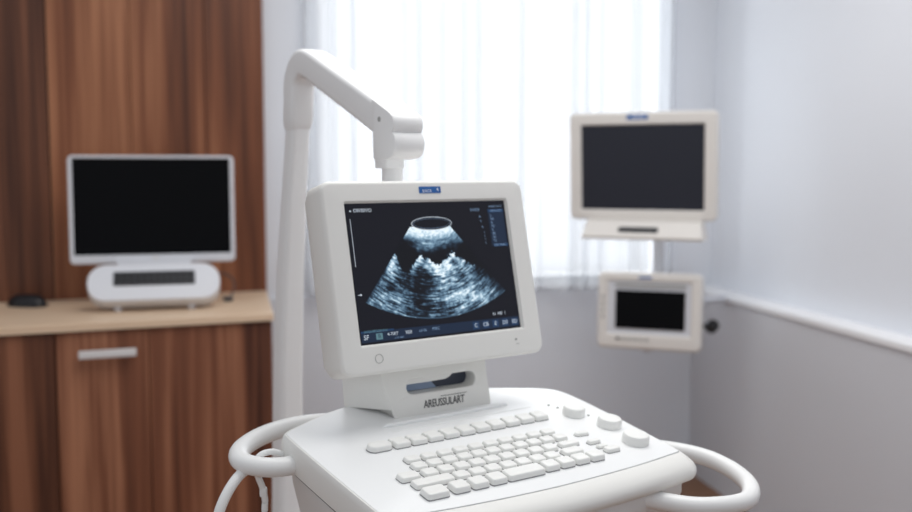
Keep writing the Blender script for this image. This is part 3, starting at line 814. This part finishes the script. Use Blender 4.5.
# badge on the top bezel, power button, indicator
bm = bmesh.new()
loft(bm, [[(x, y, z) for x, z in rrect(0.0465, 0.0120, 0.001, 3, 0.003, 0.1475)] for y in (-0.0008, 0.001)])
bd = link('badge', bm, M['badge'], mn, smooth=0); bd['label'] = 'small blue badge with white lettering'
bm = text_bm('uscs', 0.0105, face_mtx(-0.004, -0.0011, 0.1465), spacing=1.1, extrude=0.0001)
text_bm('4', 0.010, face_mtx(0.019, -0.0011, 0.1475), bm, extrude=0.0001)
link('badge_lettering', bm, M['badgeink'], mn, smooth=0)
bm = bmesh.new()
pth = [Vector((0.0075 * math.cos(2 * math.pi * k / 32), 0, 0.0075 * math.sin(2 * math.pi * k / 32))) for k in range(32)]
for k in range(32):
    a, b = pth[k], pth[(k + 1) % 32]
vs_ = [[bm.verts.new((p.x * s, y, p.z * s)) for p in pth] for s, y in ((1.06, 0.0), (1.03, -0.0006), (0.97, -0.0006), (0.93, 0.0))]
for a, b in zip(vs_, vs_[1:]):
    for k in range(32): bm.faces.new((a[k], a[(k + 1) % 32], b[(k + 1) % 32], b[k]))
link('power_button', bm, M['mark'], mn, loc=(-0.143, -0.0002, -0.1395))
bm = bmesh.new(); lathe(bm, [(0.0022, 0), (0.002, 0.0008), (0.0008, 0.001)], 12)
link('indicator_dot', bm, M['mark'], mn, loc=(0.152, 0, -0.1355), rot=(R(90), 0, 0))
bm = bmesh.new(); box(bm, (0.1545, -0.0003, -0.144), (0.006, 0.0006, 0.0012))
link('indicator_line', bm, M['mark'], mn, smooth=0)
# neck behind the monitor joining it to the pedestal
bm = bmesh.new()
loft(bm, [[(x, y, z) for x, y in rrect(w, d, 0.012, 4, -0.012, yc)] for w, d, yc, z in ((0.20, 0.05, 0.055, 0.10), (0.19, 0.05, 0.058, 0.15), (0.16, 0.04, 0.065, 0.20))])
link('monitor_neck', bm, M['plastic'], us, LOC)

# arm: column behind the console, beam reaching forward over the monitor
def yz_ring(c, hw, hh, ax, r=0.012, n=5):
    """rounded rectangle ring centred at c, spanned by x and the direction ax in the y/z plane"""
    return [Vector((c[0] + a, c[1] + b * ax[0], c[2] + b * ax[1])) for a, b in rrect(2 * hw, 2 * hh, r, n)]
XA = -0.017
# column
bm = bmesh.new()
cz_ = [(0.06, 0.628, 0.030), (0.55, 0.622, 0.0295), (PZ + 0.0, 0.606, 0.028), (PZ + 0.20, 0.588, 0.0255), (PZ + 0.38, 0.562, 0.023), (PZ + 0.50, 0.543, 0.0215), (PZ + 0.53, 0.539, 0.0215)]
loft(bm, [[Vector((XA + a, y + b, z)) for a, b in rrect(2 * w, 2 * w * 1.05, w * 0.45, 5)] for z, y, w in cz_])
link('arm_column', bm, M['arm'], us)
# collar and elbow plus beam in one sweep
bm = bmesh.new()
loft(bm, [[Vector((XA + a, y + b, z)) for a, b in rrect(2 * w, 2 * w * 1.05, w * 0.4, 5)] for z, y, w in ((PZ + 0.520, 0.541, 0.0215), (PZ + 0.538, 0.538, 0.0265), (PZ + 0.610, 0.53, 0.0265), (PZ + 0.62, 0.528, 0.025))])
link('arm_collar', bm, M['arm'], us)
bm = bmesh.new()
cl = catmull([(0, 0.533, PZ + 0.590), (0, 0.530, PZ + 0.620), (0, 0.514, PZ + 0.645), (0, 0.485, PZ + 0.660), (0, 0.446, PZ + 0.652), (0, 0.37, PZ + 0.620), (0, 0.24, PZ + 0.5655), (0, 0.150, PZ + 0.527)], 8)
n_ = len(cl); rings = []
for i, p in enumerate(cl):
    t = (cl[min(i + 1, n_ - 1)] - cl[max(i - 1, 0)]).normalized()
    ax = (t.z, -t.y) if True else None
    s = i / (n_ - 1)
    hh = 0.0275 + 0.002 * s; hw = 0.0265 + 0.0045 * s
    rings.append(yz_ring((XA, p.y, p.z), hw, hh, (-t.z, t.y), 0.010))
loft(bm, rings)
link('arm_beam', bm, M['arm'], us)
# joint head: stepped end cap with two rounded lobes, then the cuff and the tube down to the monitor
bm = bmesh.new()
head = [(0.165, 0.567), (0.150, 0.561), (0.112, 0.544), (0.098, 0.537), (0.089, 0.530), (0.0850, 0.521), (0.0855, 0.510), (0.0905, 0.5025), (0.0845, 0.496), (0.0800, 0.487), (0.0790, 0.478), (0.0815, 0.468), (0.0885, 0.459), (0.100, 0.4545), (0.116, 0.453),
(0.1300, 0.4525), (0.1580, 0.4525), (0.1600, 0.4545), (0.1610, 0.480), (0.1620, 0.510), (0.1640, 0.545)]
cyh = sum(p[0] for p in head) / len(head); czh = sum(p[1] for p in head) / len(head)
def hring(x, sc): return [Vector((x, cyh + (a - cyh) * sc, PZ + czh + (b - czh) * sc)) for a, b in head]
loft(bm, [hring(XA - 0.0325, 0.90), hring(XA - 0.0318, 0.965), hring(XA - 0.029, 1.0), hring(XA + 0.029, 1.0), hring(XA + 0.0318, 0.965), hring(XA + 0.0325, 0.90)])
link('arm_joint', bm, M['arm'], us)
bm = bmesh.new()
loft(bm, [[Vector((XA + a, 0.143 + b, PZ + z)) for a, b in rrect(2 * w, 2 * w, w * 0.85, 6)] for z, w in ((0.46, 0.0185), (0.35, 0.0185))])
link('monitor_post', bm, M['arm'], us)
bm = bmesh.new()
loft(bm, [[Vector((XA - 0.0095 + a, 0.1375 + b, PZ + z)) for a, b in rrect(2 * w, 2 * w, 0.006, 5)] for z, w in ((0.47, 0.0215), (0.4395, 0.0213), (0.4372, 0.0205), (0.4365, 0.0185))])
link('arm_cuff', bm, M['arm'], us)
bm = bmesh.new()
box(bm, (XA, 0.115, PZ + 0.34), (0.11, 0.09, 0.11), bev=0.012)
link('monitor_bracket', bm, M['arm'], us)
bm = bmesh.new(); lathe(bm, [(0.001, 0.0), (0.005, 0.0), (0.0045, 0.001), (0.001, 0.0012)], 16)
link('screw_cap', bm, M['mark'], us, loc=(XA - 0.0325, 0.135, PZ + 0.527), rot=(0, R(-90), 0))
# column foot: ties the column into the body
bm = bmesh.new(); loft(bm, [[Vector((XA + a, 0.40 + b, z)) for a, b in rrect(0.26 * s, 0.62 * s2, 0.04, 5)] for z, s, s2 in ((0.02, 1, 1), (0.09, 1, 1), (0.12, 0.8, 0.92))])
link('base_plate', bm, M['body'], us)

# cables hung on the left handle (machine frame -> world)
um_ = Matrix.Translation((PX, PY, 0)) @ Matrix.Rotation(MY, 4, 'Z')
pm_ = um_ @ Matrix.Translation(LOC) @ Matrix.Rotation(R(10), 4, 'X')
def P_(u, b, z): return um_ @ Vector((u, b, PZ + z))
bm = bmesh.new()
pa = [(-0.370, 0.016, -0.046), (-0.385, 0.011, -0.052), (-0.401, 0.004, -0.063), (-0.418, -0.002, -0.083), (-0.430, -0.006, -0.108), (-0.436, -0.008, -0.15), (-0.438, -0.010, -0.25), (-0.437, -0.01, -0.5), (-0.43, 0.0, -0.80), (-0.44, 0.03, -0.905), (-0.46, 0.10, -0.915)]
tube(bm, catmull([P_(*p) for p in pa], 8), 0.0084, 14)
hose = link('probe_hose', bm, M['handle'])
tag(hose, 'thick white hose hanging from the left handle of the ultrasound machine', 'hose')
bm = bmesh.new()
pb = [(-0.306, 0.012, -0.033), (-0.329, 0.012, -0.024), (-0.350, 0.010, -0.026), (-0.360, 0.008, -0.040), (-0.356, 0.006, -0.060), (-0.350, 0.004, -0.078), (-0.346, 0.004, -0.100), (-0.347, 0.004, -0.125), (-0.345, 0.004, -0.25), (-0.345, 0.02, -0.6), (-0.35, 0.05, -0.88), (-0.36, 0.11, -0.921)]
tube(bm, catmull([P_(*p) for p in pb], 8), 0.0052, 12)
pc_ = [(-0.306, 0.004, -0.046), (-0.325, 0.006, -0.040), (-0.343, 0.008, -0.038), (-0.356, 0.010, -0.040)]
tube(bm, catmull([P_(*p) for p in pc_], 8), 0.0052, 12)
box(bm, P_(-0.3485, 0.004, -0.085), (0.012, 0.012, 0.016), bev=0.004)
cord = link('power_cable', bm, M['handle'])
tag(cord, 'thin white cable looped through the left handle and hanging down beside the machine', 'cable')

# ------------------------------------------------------------------ light
w = bpy.data.worlds.new('world'); S.world = w; w.use_nodes = True
nt = w.node_tree; bg = nt.nodes['Background']
tc = nt.nodes.new('ShaderNodeTexCoord'); dp = nt.nodes.new('ShaderNodeVectorMath'); dp.operation = 'DOT_PRODUCT'
dp.inputs[1].default_value = (-0.08, 0.98, 0.15)
mr = nt.nodes.new('ShaderNodeMapRange'); mr.interpolation_type = 'SMOOTHSTEP'; mr.inputs['From Min'].default_value = 0.55; mr.inputs['From Max'].default_value = 0.9
mx = nt.nodes.new('ShaderNodeMix'); mx.data_type = 'RGBA'
mx.inputs['A'].default_value = (0.46, 0.475, 0.50, 1); mx.inputs['B'].default_value = (0.93, 0.96, 1.0, 1)   # soft room light, bright overcast sky beyond the window
nt.links.new(tc.outputs['Generated'], dp.inputs[0]); nt.links.new(dp.outputs['Value'], mr.inputs['Value'])
nt.links.new(mr.outputs['Result'], mx.inputs['Factor']); nt.links.new(mx.outputs['Result'], bg.inputs['Color']); bg.inputs['Strength'].default_value = 1.0

def area(name, loc, target, sx, sy, power, col=(1, 1, 1)):
    l = bpy.data.lights.new(name, 'AREA'); l.shape = 'RECTANGLE'; l.size = sx; l.size_y = sy; l.energy = power; l.color = col
    o = bpy.data.objects.new(name, l); COL.objects.link(o); o.location = loc
    d = Vector(target) - Vector(loc); o.rotation_euler = d.to_track_quat('-Z', 'Y').to_euler()
    return o
wc = wallmtx() @ Vector(((WL + WR) / 2, 0.55, 1.65)); wt_ = wallmtx() @ Vector(((WL + WR) / 2, -2, 1.5))
area('daylight', wc, wt_, 1.9, 1.9, 62, (0.95, 0.98, 1.0))
area('ceiling_lamp', (0.3, 2.3, 2.9), (0.1, 2.0, 0), 1.8, 1.2, 28, (1.0, 0.98, 0.95))

S.view_settings.view_transform = 'Standard'
S.view_settings.look = 'None'
S.view_settings.exposure = 0.26
